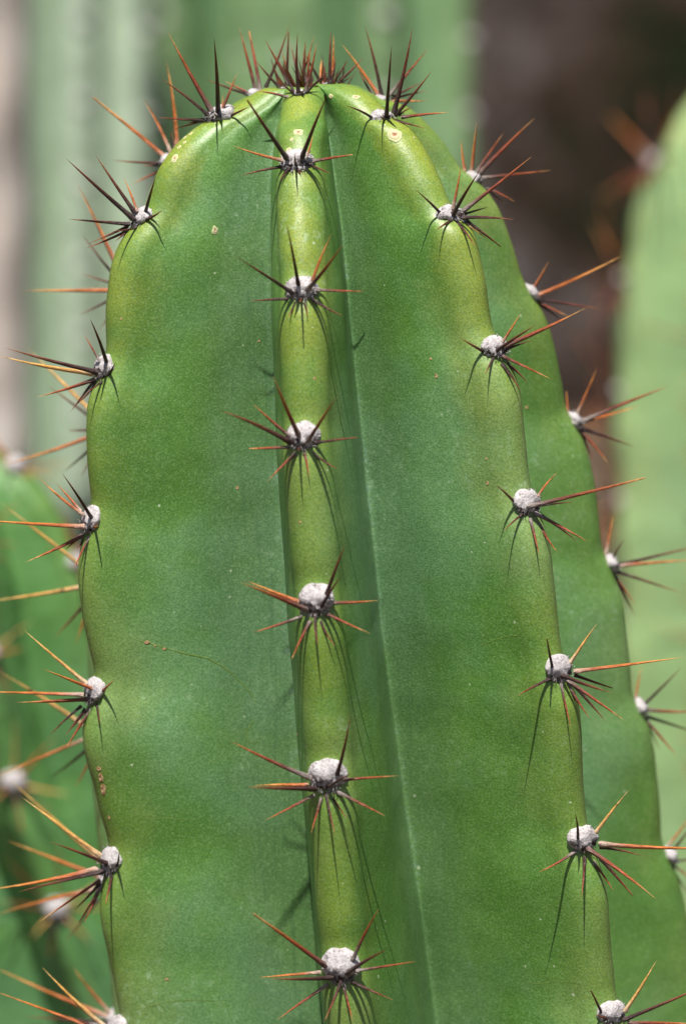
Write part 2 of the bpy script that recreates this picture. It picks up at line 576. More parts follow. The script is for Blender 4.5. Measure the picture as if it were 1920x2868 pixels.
TR_A = [(754, 243), (722, 255), (693, 276), (652, 300), (612, 322), (569, 343), (546, 360), (499, 402), (467, 443), (444, 482), (430, 520), (420, 560), (395, 606), (352, 660), (329, 700), (313, 754), (305, 811), (299, 862), (299, 930), (302, 984), (290, 1030), (262, 1090), (249, 1137), (246, 1210), (247, 1296), (252, 1355), (258, 1409), (248, 1460), (230, 1530), (223, 1600), (226, 1658), (236, 1735), (252, 1820), (265, 1882), (262, 1940), (243, 1995), (235, 2054), (239, 2102), (252, 2153), (267, 2205), (281, 2272), (298, 2336), (305, 2362), (303, 2410), (288, 2480), (281, 2554), (290, 2617), (309, 2690), (326, 2775), (341, 2865), (345, 2920), (338, 3000)]
TR_C = [(936, 231), (965, 237), (996, 250), (1027, 268), (1055, 296), (1082, 326), (1128, 352), (1151, 383), (1181, 429), (1203, 471), (1225, 520), (1240, 559), (1262, 600), (1299, 634), (1315, 665), (1330, 730), (1345, 795), (1355, 864), (1366, 921), (1388, 975), (1418, 1032), (1428, 1060), (1443, 1115), (1449, 1169), (1455, 1233), (1463, 1300), (1472, 1360), (1482, 1411), (1512, 1487), (1528, 1556), (1537, 1644), (1547, 1740), (1556, 1810), (1571, 1876), (1608, 1982), (1613, 2048), (1616, 2131), (1620, 2217), (1627, 2275), (1638, 2353), (1674, 2455), (1686, 2519), (1693, 2598), (1699, 2694), (1708, 2775), (1722, 2841), (1755, 2930)]
TR_D = [(985, 232), (1015, 246), (1061, 274), (1134, 295), (1164, 318), (1199, 352), (1237, 394), (1266, 436), (1285, 467), (1322, 497), (1361, 534), (1393, 584), (1416, 642), (1435, 699), (1454, 768), (1480, 821), (1514, 871), (1533, 917), (1552, 986), (1571, 1073), (1582, 1143), (1602, 1178), (1628, 1226), (1647, 1280), (1658, 1335), (1666, 1388), (1679, 1495), (1685, 1541), (1706, 1579), (1723, 1633), (1742, 1690), (1751, 1759), (1759, 1830), (1763, 1875), (1766, 1939), (1784, 1982), (1812, 2032), (1826, 2098), (1836, 2181), (1842, 2248), (1848, 2343), (1870, 2398), (1895, 2455), (1914, 2535), (1928, 2640), (1938, 2740), (1962, 2860), (1985, 2960)]
TR_E = [(735, 252), (709, 260), (660, 285), (590, 330), (525, 385), (472, 445), (425, 530), (380, 660), (350, 800), (318, 900), (298, 1010), (280, 1120), (283, 1215), (262, 1300), (258, 1420), (262, 1520), (266, 1630), (250, 1750), (252, 1900), (266, 2060), (262, 2180), (275, 2330), (296, 2470), (296, 2600), (312, 2730), (322, 2855), (320, 2960)]
PHI = {'E': -117, 'A': -66, 'B': -8, 'C': 46, 'D': 108, 'F': 174}

Z_AP = at(866, 275, 0).z
def finish(r, z, phi, w_low=0.0855, sig=3.0):
    """from traced points to dense q, r, z, phi arrays, closed at the apex, carried down to the soil"""
    z_end = -0.62
    r, z = np.array(r), np.array(z)
    phi = np.array(phi) if np.ndim(phi) else np.full(len(r), phi)
    rr = np.concatenate([[0.0, r[0] * 0.55], r, [r[-1] * 1.01, r[-1] * 1.02]])
    zz = np.concatenate([[Z_AP, (Z_AP * 0.45 + z[0] * 0.55)], z, [z[-1] - 0.15, z_end]])
    pp = np.concatenate([[phi[0]] * 2, phi, [phi[-1]] * 2])
    s = np.concatenate([[0], np.cumsum(np.hypot(np.diff(rr), np.diff(zz)))])
    g = np.arange(0, s[-1], 5 * PX)
    rd, zd, pd = (np.interp(g, s, a) for a in (rr, zz, pp))
    r2, z2 = smooth1(rd, sig), smooth1(zd, sig)
    k = g < 60 * PX
    r2[0] = 0.0
    z2[0] = Z_AP
    q = np.maximum.accumulate(r2 - z2 + np.arange(len(g)) * 1e-9)
    return dict(q=q, r=np.maximum(r2, 0), z=z2, phi=smooth1(pd, 8))

RIB = {}
for nm, tr in (('A', TR_A), ('C', TR_C), ('D', TR_D)):
    rz = [on_plane(u, v, rad(PHI[nm])) for u, v in tr]
    RIB[nm] = finish([a for a, b in rz], [b for a, b in rz], rad(PHI[nm]))
phE = [rad(-117 + 11 * max(0, (v - 900)) / 1950) for u, v in TR_E]
rz = [on_plane(u, v, p) for (u, v), p in zip(TR_E, phE)]
RIB['E'] = finish([a for a, b in rz], [b for a, b in rz], phE)

# generic profile (mean of A, C, D without their scallops) for the ribs seen end-on or from behind
qg = np.arange(-Z_AP, 0.76, 4 * PX)
rg = np.mean([np.interp(qg, RIB[k]['q'], RIB[k]['r']) for k in 'AC'], axis=0)
sg = smooth1(rg, 45)
bl = sstep(-Z_AP + 0.055, -Z_AP + 0.085, qg)
rg = np.maximum(rg * (1 - bl) + sg * bl, 0)
zg = rg - qg

def scallop(z, zs, amp):
    """saw-tooth swelling: a notch just above each areole, a chin just below it"""
    zs = sorted(zs, reverse=True)
    out = np.zeros_like(z)
    for i, za in enumerate(zs):
        top = za + 42 * PX
        bot = (zs[i + 1] if i + 1 < len(zs) else za - 420 * PX) + 42 * PX
        f = np.clip((top - z) / (top - bot), 0, 1)
        sh = sstep(0, 0.34, f) * (1 - sstep(0.34, 1.0, f) * 1.0)
        out += np.where((z <= top) & (z > bot), sh - 0.45, 0)
    return smooth1(out * amp, 4)

# rib B: found from its areoles (pixel), on the generic profile
B_PX = [(843, 262), (831, 449), (844, 806), (848, 1218), (884, 1680), (915, 2172), (953, 2706), (1000, 3270)]
B_AX = [(845, 240), (840, 300)] + B_PX[1:] + [(1060, 4000)]
def rib_B(zs, amp):
    r = rg + scallop(zg, zs, amp)
    ph = np.full(len(r), rad(PHI['B']))
    for _ in range(4):
        for i in range(0, len(r)):
            p = Vector((Xa(zg[i]) + r[i] * math.sin(ph[i]), -r[i] * math.cos(ph[i]), zg[i]))
            u, v = to_px(p)
            ut = np.interp(v, [b[1] for b in B_AX], [b[0] for b in B_AX])
            dx = (ut - u) * S * (p.y - CAM.y) / DIST
            if r[i] > 60 * PX:
                ph[i] += max(-0.1, min(0.1, dx / (r[i] * math.cos(ph[i]))))
    ph = smooth1(ph, 12)
    return dict(q=r - zg + np.arange(len(r)) * 1e-9, r=r, z=zg, phi=ph)
b0 = rib_B([], 0.0)
def find_v(b, v):
    best = None
    for i in range(len(b['r'])):
        p = Vector((Xa(b['z'][i]) + b['r'][i] * math.sin(b['phi'][i]), -b['r'][i] * math.cos(b['phi'][i]), b['z'][i]))
        e = abs(to_px(p)[1] - v)
        if best is None or e < best[0]:
            best = (e, i, p)
    return best
zsB = [b0['z'][find_v(b0, v)[1]] for u, v in B_PX[1:]]
RIB['B'] = rib_B(zsB, 14 * PX)
RIB['B']['q'] = np.maximum.accumulate(RIB['B']['q'])
# rib F faces away
zsF = [Z_AP - a for a in (0.022, 0.048, 0.083, 0.122, 0.165, 0.212)]
rF = rg + scallop(zg, zsF, 34 * PX)
RIB['F'] = dict(q=np.maximum.accumulate(rF - zg), r=rF, z=zg, phi=np.full(len(rF), rad(PHI['F'])))

ORDER = ['E', 'A', 'B', 'C', 'D', 'F']
for k_, t_ in zip('EABCDF', (.5, .75, .85, .75, .5, .5)):
    RIB[k_]['tint'] = t_
ribs = [RIB[k] for k in ORDER]
q0 = -Z_AP
q_frame = 0.27
rows = np.concatenate([q0 + np.linspace(0.0006, q_frame - q0, 520), np.linspace(q_frame + 0.004, 0.70, 50)])
ratios = [0.40, (0.43, 0.335), 0.36, 0.37, 0.36, 0.36]    # furrow after E, A, B, C, D, F
CROP = {1: (100, 0, 3.136), 2: (550, 0, 3.136), 3: (950, 0, 2.6133), 4: (150, 400, 3.136), 5: (600, 400, 3.136), 6: (1100, 500, 2.6133), 7: (0, 850, 3.136), 8: (550, 900, 3.136), 9: (1350, 850, 3.136), 10: (0, 1250, 3.136), 11: (600, 1400, 3.136), 12: (1320, 1250, 2.6133), 13: (0, 1700, 3.136), 14: (630, 1950, 3.136), 15: (1400, 1700, 3.0154), 16: (0, 2200, 2.3473), 17: (690, 2468, 3.136), 18: (1420, 2168, 3.136)}
# rib, measured crop, centre, half width, spines (base x, base y, tip x, tip y, lean towards the viewer, colour)
AREOLES = [
 ('A', 2, (770, 790), 16, [(820, 770, 595, 335, .1, 'm'), (715, 750, 525, 535, .1, 'd')]),
 ('A', 2, (195, 1005), 42, [(190, 1000, 153, 325, .5, 'd'), (124, 960, -251, 275, 0, 'm'), (92, 1000, -311, 688, .2, 'd'), (80, 1048, -336, 1028, .1, 'd'), (60, 1052, -91, 1080, .2, 'd'), (60, 1060, -211, 1135, .1, 'm'), (230, 955, 360, 630, -.1, 'm'), (225, 955, 234, 825, -.2, 'o'), (280, 1025, 470, 930, .6, 'd'), (178, 1020, 152, 985, 6, 'd')]),
 ('A', 4, (760, 655), 36, [(695, 660, 110, 135, .3, 'd'), (705, 600, 365, 100, 0, 'd'), (730, 590, 615, 300, -.3, 'o'), (805, 615, 897, 290, .6, 'd'), (790, 682, 955, 587, 1.0, 'd'), (655, 712, 130, 668, .2, 'd'), (640, 735, 310, 880, .3, 'd'), (645, 770, 275, 925, .2, 'd'), (730, 740, 520, 775, .9, 'd'), (650, 780, 540, 865, .3, 'd')]),
 ('A', 7, (910, 560), 38, [(850, 600, 50, 390, .3, 'd'), (810, 612, -10, 458, 0, 'y'), (865, 490, 738, 270, -.2, 'm'), (940, 535, 790, 130, .7, 'd'), (955, 625, 1012, 520, 1.6, 'd'), (825, 668, 330, 822, .1, 'm'), (815, 690, 620, 950, .2, 'd'), (840, 700, 670, 890, .1, 'd'), (890, 690, 750, 800, .7, 'd')]),
 ('A', 10, (790, 650), 40, [(745, 706, -210, 645, .1, 'o'), (725, 595, 350, 283, -.1, 'o'), (700, 560, 490, 320, -.2, 'o'), (810, 640, 545, 235, .6, 'd'), (830, 715, 856, 700, 6, 'o'), (720, 785, 220, 1020, .1, 'm'), (675, 820, 575, 910, -.1, 'd'), (720, 830, 680, 905, .2, 'd'), (780, 805, 650, 1075, .55, 'm')]),
 ('A', 13, (820, 740), 42, [(750, 665, 215, 207, -.1, 'y'), (825, 725, 375, 545, .5, 'o'), (885, 755, 1003, 645, 1.2, 'm'), (720, 772, -170, 745, 0, 'o'), (775, 810, 140, 840, .5, 'm'), (705, 880, 430, 1135, .1, 'd'), (740, 905, 570, 1135, .1, 'd'), (755, 915, 640, 1060, .1, 'd'), (790, 910, 590, 1225, .2, 'm'), (850, 860, 878, 1025, 1.0, 'd')]),
 ('A', 16, (722, 500), 44, [(652, 458, 140, 75, 0, 'y'), (710, 515, 330, 372, .5, 'd'), (765, 540, 782, 435, 1.4, 'd'), (635, 550, -60, 685, 0, 'o'), (670, 570, 125, 700, .4, 'd'), (650, 628, 258, 898, .2, 'm'), (650, 650, 478, 832, 0, 'd'), (665, 670, 550, 910, .2, 'm'), (650, 685, 520, 900, .1, 'm'), (735, 600, 698, 775, .8, 'd')]),
 ('A', 16, (770, 1625), 44, [(690, 1590, 275, 1195, 0, 'y'), (700, 1630, -60, 1345, .1, 'o'), (720, 1625, 445, 1515, .3, 'd')]),
 ('B', 2, (905, 815), 20, [(895, 800, 888, 285, .2, 'd'), (855, 820, 690, 680, .4, 'd'), (795, 850, 530, 795, .4, 'm'), (980, 800, 1185, 620, .4, 'd'), (925, 830, 945, 770, 1, 'd'), (960, 790, 1055, 375, .1, 'm'), (845, 790, 690, 480, 0, 'd')]),
 ('B', 2, (880, 1415), 52, [(790, 1385, 445, 875, .6, 'd'), (930, 1370, 1150, 825, .6, 'd'), (975, 1355, 1022, 1185, -.1, 'o'), (740, 1403, 325, 1280, .1, 'o'), (1035, 1412, 1370, 1357, .2, 'm'), (730, 1465, 390, 1540, .2, 'd'), (975, 1445, 1180, 1525, .4, 'd'), (872, 1440, 862, 1350, 2.2, 'd'), (810, 1480, 730, 1590, .4, 'd'), (890, 1485, 925, 1535, .6, 'd')]),
 ('B', 5, (765, 1285), 52, [(670, 1305, 195, 1000, .6, 'd'), (735, 1235, 632, 690, .5, 'd'), (825, 1280, 1130, 890, .8, 'm'), (865, 1200, 1035, 790, .1, 'o'), (910, 1290, 1320, 1303, .2, 'm'), (630, 1370, 305, 1390, .3, 'd'), (870, 1380, 1130, 1520, .4, 'd'), (762, 1365, 752, 1395, 6.5, 'd'), (705, 1410, 645, 1540, .4, 'd'), (790, 1420, 812, 1520, .4, 'd')]),
 ('B', 8, (935, 1010), 53, [(820, 1060, 190, 775, .7, 'd'), (800, 995, 490, 720, .1, 'm'), (895, 995, 670, 470, .5, 'm'), (985, 1040, 1230, 660, .9, 'm'), (1060, 1065, 1410, 1020, .3, 'd'), (790, 1105, 460, 1118, .2, 'm'), (1030, 1155, 1245, 1300, .4, 'd'), (865, 1165, 620, 1410, .4, 'm'), (950, 1170, 990, 1375, .4, 'm'), (908, 1108, 895, 1135, 7, 'd')]),
 ('B', 11, (890, 885), 57, [(800, 965, 215, 720, .8, 'm'), (725, 890, 280, 710, .2, 'o'), (985, 830, 1150, 385, .4, 'd'), (945, 930, 1120, 660, .8, 'd'), (1065, 905, 1440, 883, .2, 'm'), (755, 1030, 345, 1165, .3, 'm'), (995, 1005, 1370, 1175, .4, 'm'), (835, 1080, 675, 1410, .4, 'm'), (885, 1000, 910, 1280, .6, 'd'), (940, 1080, 1060, 1285, .4, 'd')]),
 ('B', 14, (895, 705), 60, [(740, 715, 50, 395, .4, 'm'), (985, 680, 1100, 170, .4, 'd'), (920, 790, 1110, 680, 1.2, 'd'), (1060, 735, 1525, 700, .3, 'm'), (790, 815, 190, 800, .8, 'd'), (715, 782, 260, 785, .2, 'o'), (770, 875, 345, 1095, .3, 'm'), (1000, 850, 1410, 1055, .4, 'm'), (840, 910, 755, 1205, .4, 'm'), (885, 870, 965, 1225, .6, 'd'), (955, 910, 1075, 1085, .3, 'd')]),
 ('B', 17, (825, 755), 61, [(685, 740, 55, 285, .5, 'm'), (935, 690, 1165, 240, .4, 'm'), (880, 810, 1235, 600, .9, 'd'), (970, 790, 1490, 707, .2, 'm'), (635, 805, 105, 850, .2, 'o'), (740, 850, 200, 860, .7, 'd'), (700, 920, 270, 1220, .3, 'm'), (935, 890, 1295, 1050, .4, 'd'), (830, 880, 680, 1240, .6, 'd'), (860, 950, 935, 1240, .4, 'm')]),
 ('C', 2, (1150, 745), 18, [(1170, 720, 1180, 260, 0, 'd'), (1210, 720, 1335, 515, .1, 'd'), (1250, 715, 1465, 500, .1, 'd'), (1290, 715, 1360, 665, .1, 'd'), (1180, 720, 1220, 490, -.1, 'd')]),
 ('C', 3, (325, 860), 40, [(345, 830, 382, 325, .5, 'd'), (400, 815, 535, 200, .1, 'd'), (415, 835, 680, 512, .3, 'd'), (445, 838, 540, 780, .2, 'd'), (465, 855, 805, 820, .1, 'm'), (410, 880, 635, 940, .4, 'd'), (245, 865, 45, 770, .6, 'd'), (330, 875, 295, 845, 4, 'd')]),
 ('C', 6, (435, 265), 42, [(440, 260, 638, -66, .5, 'd'), (520, 230, 1013, -163, .1, 'm'), (440, 210, 498, -101, .1, 'o'), (355, 262, 165, 80, .6, 'd'), (535, 255, 705, 205, 0, 'd'), (515, 285, 885, 300, .3, 'd'), (540, 308, 790, 498, .1, 'd'), (545, 335, 690, 440, .1, 'y'), (470, 320, 605, 500, .4, 'd'), (425, 305, 315, 378, 1, 'd')]),
 ('C', 6, (755, 1235), 43, [(670, 1270, 487, 1163, .6, 'd'), (755, 1260, 1045, 1070, .6, 'd'), (830, 1220, 1412, 945, .2, 'm'), (845, 1245, 1022, 1183, 0, 'd'), (805, 1190, 930, 990, .1, 'o'), (810, 1305, 1165, 1472, .2, 'm'), (840, 1360, 990, 1500, 0, 'd'), (800, 1365, 940, 1560, .3, 'd'), (730, 1320, 675, 1435, 1, 'd')]),
 ('C', 12, (415, 415), 46, [(330, 425, 172, 275, .6, 'd'), (420, 440, 1270, 230, .4, 'm'), (490, 360, 630, 188, 0, 'o'), (525, 430, 750, 405, 0, 'd'), (380, 490, 230, 622, .6, 'd'), (430, 540, 495, 800, .4, 'm'), (500, 575, 630, 778, .3, 'm'), (470, 495, 850, 700, .3, 'm'), (515, 510, 775, 700, .1, 'd')]),
 ('C', 15, (510, 525), 46, [(445, 530, 395, 270, .8, 'd'), (597, 462, 818, 140, 0, 'y'), (635, 545, 1550, 425, .1, 'o'), (640, 580, 950, 687, 0, 'd'), (530, 580, 945, 728, .6, 'd'), (580, 630, 1048, 960, .3, 'm'), (640, 680, 890, 965, .1, 'd'), (515, 660, 598, 1020, .4, 'm'), (580, 665, 760, 950, .3, 'm'), (415, 610, 140, 755, .5, 'd')]),
 ('C', 18, (680, 575), 48, [(615, 600, 595, 340, .8, 'd'), (782, 508, 1070, 140, 0, 'y'), (815, 615, 1850, 650, .1, 'o'), (825, 650, 1195, 725, 0, 'd'), (700, 655, 1305, 1100, .4, 'm'), (825, 755, 1100, 1070, .1, 'd'), (675, 745, 650, 1090, .5, 'd'), (760, 780, 932, 1030, .3, 'm'), (595, 680, 275, 865, .5, 'm')]),
 ('C', 18, (930, 2110), 46, [(840, 2130, 730, 1900, .6, 'd'), (1035, 2080, 1312, 1635, 0, 'y'), (1030, 2160, 1700, 1880, .3, 'd'), (910, 2170, 785, 2120, .5, 'd'), (1070, 2190, 1700, 2200, .1, 'm')]),
 ('D', 3, (300, 738), 34, [(310, 710, 185, 180, 0, 'd'), (285, 695, 10, 310, -.1, 'o'), (370, 690, 650, 350, 0, 'm'), (400, 700, 600, 600, .1, 'd'), (390, 720, 650, 660, 0, 'd'), (390, 735, 660, 735, .1, 'o'), (250, 710, 130, 490, -.5, 'd')]),
 ('D', 3, (985, 1300), 34, [(915, 1240, 890, 1015, -.2, 'o'), (965, 1265, 1005, 890, .1, 'o'), (1010, 1245, 1200, 970, -.2, 'm'), (1030, 1262, 1430, 860, 0, 'm'), (1055, 1300, 1550, 1245, .1, 'm'), (1080, 1375, 1285, 1475, .2, 'm'), (1080, 1385, 1210, 1490, 0, 'd')]),
 ('D', 6, (1015, 838), 34, [(1020, 815, 1140, 605, .2, 'o'), (1060, 855, 1670, 565, 0, 'o'), (1065, 880, 1520, 955, 0, 'd'), (1065, 905, 1280, 1005, .2, 'm'), (1065, 920, 1250, 1050, -.2, 'd')]),
 ('D', 9, (815, 1025), 36, [(750, 940, 738, 770, -.2, 'o'), (825, 980, 1005, 570, .1, 'o'), (880, 1035, 1634, 725, .1, 'm'), (880, 1045, 1370, 900, -.4, 'o'), (885, 1105, 1340, 1260, -.2, 'd'), (860, 1120, 1110, 1415, .2, 'm'), (880, 1150, 970, 1370, -.2, 'd')]),
 ('D', 12, (1020, 860), 36, [(985, 780, 1040, 490, -.2, 'o'), (1020, 850, 1120, 680, .4, 'd'), (1075, 870, 1700, 720, -.2, 'd'), (1075, 875, 1650, 830, .1, 'o'), (1075, 920, 1540, 1075, -.1, 'd'), (1050, 945, 1205, 1165, .2, 'm'), (1060, 960, 1200, 1250, 0, 'd')]),
 ('D', 15, (1180, 850), 36, [(1145, 755, 1190, 500, -.2, 'o'), (1205, 835, 1530, 510, .2, 'd'), (1230, 870, 1700, 885, 0, 'm'), (1245, 930, 1700, 1080, -.1, 'd'), (1225, 950, 1500, 1270, .2, 'm'), (1235, 980, 1350, 1210, -.2, 'd')]),
 ('D', 18, (1430, 720), 38, [(1420, 620, 1620, 350, -.1, 'o'), (1440, 690, 1650, 420, .2, 'd'), (1490, 770, 1700, 760, 0, 'd'), (1460, 810, 1650, 960, .2, 'm'), (1450, 830, 1600, 1080, 0, 'd')]),
 ('E', 2, (500, 812), 26, [(520, 790, 375, 235, -.1, 'm'), (560, 790, 460, 265, -.4, 'm'), (465, 832, 70, 690, 0, 'd'), (480, 820, 250, 710, -.3, 'm')]),
 ('E', 1, (1150, 1410), 32, [(1150, 1390, 500, 850, -.1, 'o'), (1180, 1330, 945, 870, -.2, 'o'), (1240, 1280, 1143, 530, -.1, 'o'), (1215, 1290, 1190, 1140, -.4, 'd'), (1130, 1430, 670, 1405, 0, 'd'), (1120, 1445, 940, 1450, -.3, 'd'), (1100, 1495, 840, 1620, 0, 'm')]),
 ('E', 4, (640, 1290), 32, [(600, 1180, 205, 360, -.2, 'o'), (600, 1230, 250, 810, 0, 'd'), (600, 1255, 240, 1150, -.3, 'd'), (580, 1295, -270, 1297, -.1, 'o'), (600, 1320, 220, 1510, -.1, 'd'), (620, 1350, 400, 1640, 0, 'd')]),
 ('E', 7, (920, 1130), 32, [(860, 1010, 240, 390, -.3, 'y'), (860, 1050, 415, 715, 0, 'd'), (860, 1110, 610, 1115, -.3, 'd'), (860, 1140, 50, 1410, 0, 'o'), (870, 1190, 560, 1480, -.2, 'd'), (880, 1230, 705, 1520, -.1, 'd')]),
 ('E', 10, (850, 1190), 34, [(790, 1110, 0, 490, 0, 'y'), (800, 1220, -80, 1360, -.1, 'y'), (790, 1330, 480, 1680, -.2, 'd'), (810, 1330, 665, 1750, -.1, 'o')]),
 ('E', 13, (880, 1150), 34, [(830, 1110, -20, 560, 0, 'y'), (820, 1130, -30, 1490, 0, 'o'), (830, 1190, 430, 1510, -.2, 'd'), (850, 1230, 660, 1590, -.1, 'm')]),
 ('E', 16, (690, 620), 34, [(660, 500, 60, -40, 0, 'y'), (650, 600, 50, 365, -.1, 'o'), (650, 680, -20, 850, -.1, 'o'), (640, 760, 430, 1030, -.1, 'd')]),
 ('E', 16, (742, 1530), 36, [(700, 1520, -20, 1205, -.1, 'o'), (725, 1500, 480, 1200, -.1, 'o'), (690, 1560, 160, 1520, 0, 'd')]),
]

def locate(rib, u, v):
    """where an areole seen at (u, v) stands on its ridge: point, along-rib, sideways and outward directions"""
    b = RIB[rib]
    ph, r, z_ = b['phi'], b['r'], b['z']
    X = np.interp(z_, *AXX) + r * np.sin(ph)
    Y = -r * np.cos(ph)
    d = np.stack([X - CAM.x, Y - CAM.y, z_ - CAM.z])
    k = DIST / (d[1] * FWD.y + d[2] * FWD.z)
    pu = 960 + d[0] * k / S
    pv = 1434 - (d[1] * UP.y + d[2] * UP.z) * k / S
    e = abs(pv - v) if rib == 'B' else (pu - u) ** 2 + (pv - v) ** 2
    i = int(np.argmin(e))
    j0, j1 = max(0, i - 8), min(len(r) - 1, i + 8)
    tr, tz = r[j0] - r[j1], z_[j0] - z_[j1]
    p = float(ph[i])
    up = Vector((tr * math.sin(p), -tr * math.cos(p), tz)).normalized()
    ax = Vector((math.cos(p), math.sin(p), 0))
    out = ax.cross(up).normalized()
    if out.dot(Vector((math.sin(p), -math.cos(p), 0.6))) < 0:
        out = -out
    return Vector((X[i], Y[i], z_[i])), up, ax, out
SEATS = []
for rib, cr, (cx, cy), hw, spines in AREOLES:
    ox, oy, f = CROP[cr]
    u, v = ox + cx / f, oy + cy / f
    SEATS.append((u, v) + locate(rib, u, v))

stem_me = build_stem_mesh('stem', AXX, AXY, ribs, Z_AP, rows, 66 * PX, ratios)
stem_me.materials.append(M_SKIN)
# the skin dips above each areole and swells into a chin below it
co = np.empty(len(stem_me.vertices) * 3)
stem_me.vertices.foreach_get('co', co)
co = co.reshape(-1, 3)
for (rib, cr, c_, hw, sp_), (u, v, p, up, ax, out) in zip(AREOLES, SEATS):
    if hw < 30:
        continue
    d = co - np.array(p)
    near = np.linalg.norm(d, axis=1) < 260 * PX
    dn = d[near] / PX
    du, dl, do = dn @ np.array(up), dn @ np.array(ax), dn @ np.array(out)
    g = np.exp(-(do / 160) ** 2)
    k_ = 0.8 if rib == 'B' else 0.1
    m = -9 * k_ * np.exp(-((du - 52) / 40) ** 2 - (dl / 75) ** 2) + 6 * k_ * np.exp(-((du + 80) / 60) ** 2 - (dl / 70) ** 2)
    # swelling of the flanks beside the chin
    side = np.sign(dl) * (2.2 * np.exp(-((du + 85) / 70) ** 2 - ((do + 75) / 70) ** 2) - 2.5 * np.exp(-((du - 45) / 45) ** 2 - ((do + 70) / 70) ** 2))
    co[near] += ((m * g)[:, None] * np.array(out) + side[:, None] * np.array(ax)) * PX
stem_me.vertices.foreach_set('co', co.reshape(-1))
stem_me.update()

cactus = bpy.data.objects.new('columnar_cactus', None)
col.objects.link(cactus)
cactus.location = (Xa(GROUND_Z), 0, GROUND_Z)
cactus.empty_display_size = 0.05
tag(cactus, 'sharp green columnar cactus filling the middle, with white woolly areoles down its ribs', 'cactus', 'columnar cacti')
CL = Vector(cactus.location)
def child(name, me, parent=cactus, loc=Vector()):
    o = link(name, me, parent)
    o.location = loc - CL if parent is cactus else loc
    return o
child('stem', stem_me)
bvh = BVHTree.FromPolygons([v.co[:] for v in stem_me.vertices], [p.vertices[:] for p in stem_me.polygons])
def hit(u, v):
    d = (at(u, v, 0.3) - CAM).normalized()
    return bvh.ray_cast(CAM, d)

rnd = random.Random(3)
n_spines = 0
def clear(p0, p1, r):
    """True when the outer part of a spine stands free of the skin"""
    for t in (0.3, 0.45, 0.6, 0.8, 1.0):
        q = p0.lerp(p1, t)
        l, n, _, d = bvh.find_nearest(q)
        if (q - l).dot(n) < r * (1.3 - t):
            return False
    return True
for (rib, cr, (cx, cy), hw, spines), (u, v, p, up, ax, out) in zip(AREOLES, SEATS):
    ox, oy, f = CROP[cr]
    hw_ = 0.95 * hw * PX * (p.y - CAM.y) / DIST
    # centre on the traced pixel at the ridge's depth, sunk a little into the skin
    c = at(u, v, p.y) - out * ((0.08 if rib == 'A' else 0.18) * hw_)
    small = hw < 30
    me = make_areole_mesh('areole', ax, up, out, hw_ * (1.25 if rib in 'ACDE' else 1.0), hw_ * rnd.uniform(0.86, 0.98) * {'A': 1.28, 'C': 1.08}.get(rib, 1.0), hw_ * rnd.uniform(0.62, 0.74), rnd)
    ar = bpy.data.objects.new('areole', me)
    col.objects.link(ar)
    ar.parent = cactus
    ar.location = c - CL
    ctr = c
    for x0, y0, x1, y1, lean, kind in spines:
        a, d = (ox + x0 / f, oy + y0 / f), (ox + x1 / f, oy + y1 / f)
        ex, ey = (a[0] - u) / hw, (a[1] - v) / hw
        bulge = math.sqrt(max(0.0, 1 - min(1, (ex * ex + ey * ey))))
        y_b = ctr.y - 0.72 * bulge * hw_ * (1 if rib not in 'DE' else 0.5)
        p0 = at(a[0], a[1], y_b)
        L = math.hypot(d[0] - a[0], d[1] - a[1])
        if rib in 'ABC':                      # a root never sits under the skin
            for _ in range(12):
                l_, n_, _i, _d = bvh.find_nearest(p0)
                if (p0 - l_).dot(n_) > -2 * PX:
                    break
                y_b -= 6 * PX
                p0 = at(a[0], a[1], y_b)
        if rib in 'ABC' and lean >= 0.5:
            lean *= 1.3
        for _ in range(14):
            p1 = at(d[0], d[1], y_b - lean * L * PX)
            if rib not in 'ABC' or clear(p0, p1, 4 * PX):
                break
            lean += 0.1
        p0 = p0 - (p1 - p0).normalized() * 5 * PX
        Lr = (p1 - p0).length / PX
        s = add_spine(None, p0, p1, (2.5 + 0.0145 * min(Lr, 260)) * PX, kind, rnd)
        s.matrix_basis = Matrix.Translation(-ctr) @ s.matrix_basis
        s.parent = ar
        n_spines += 1

# tuft of young spines crowded at the growing point
apx = Vector((Xa(Z_AP), 0, Z_AP))
me = make_areole_mesh('areole', Vector((1, 0, 0)), Vector((0, 1, 0)), Vector((0, 0, 1)), 42 * PX, 42 * PX, 26 * PX, rnd)
tuft = bpy.data.objects.new('areole', me)
col.objects.link(tuft)
tuft.parent = cactus
tuft.location = apx - CL
tag(tuft, 'crown tuft of young red-brown spines at the growing tip')
tl = [(860, 780, 750, 440, 'm'), (900, 740, 1035, 310, 'm'), (605, 745, 815, 220, 'd'), (790, 720, 808, 280, 'd'), (1085, 690, 945, 460, 'd'), (930, 700, 830, 390, 'd'), (970, 700, 1000, 430, 'm'), (940, 700, 955, 350, 'm'), (1110, 720, 1100, 520, 'o'), (1190, 690, 1205, 290, 'o')]
for x0, y0, x1, y1, kind in tl:
    yb = rnd.uniform(0.001, 0.006)
    p0 = at(550 + x0 / 3.136, y0 / 3.136 + 8, yb)
    p1 = at(550 + x1 / 3.136, y1 / 3.136, yb + rnd.uniform(-0.004, 0.006))
    s = add_spine(None, p0, p1, rnd.uniform(4, 5.2) * PX, kind, rnd)
    s.matrix_basis = Matrix.Translation(-apx) @ s.matrix_basis
    s.parent = tuft
    n_spines += 1
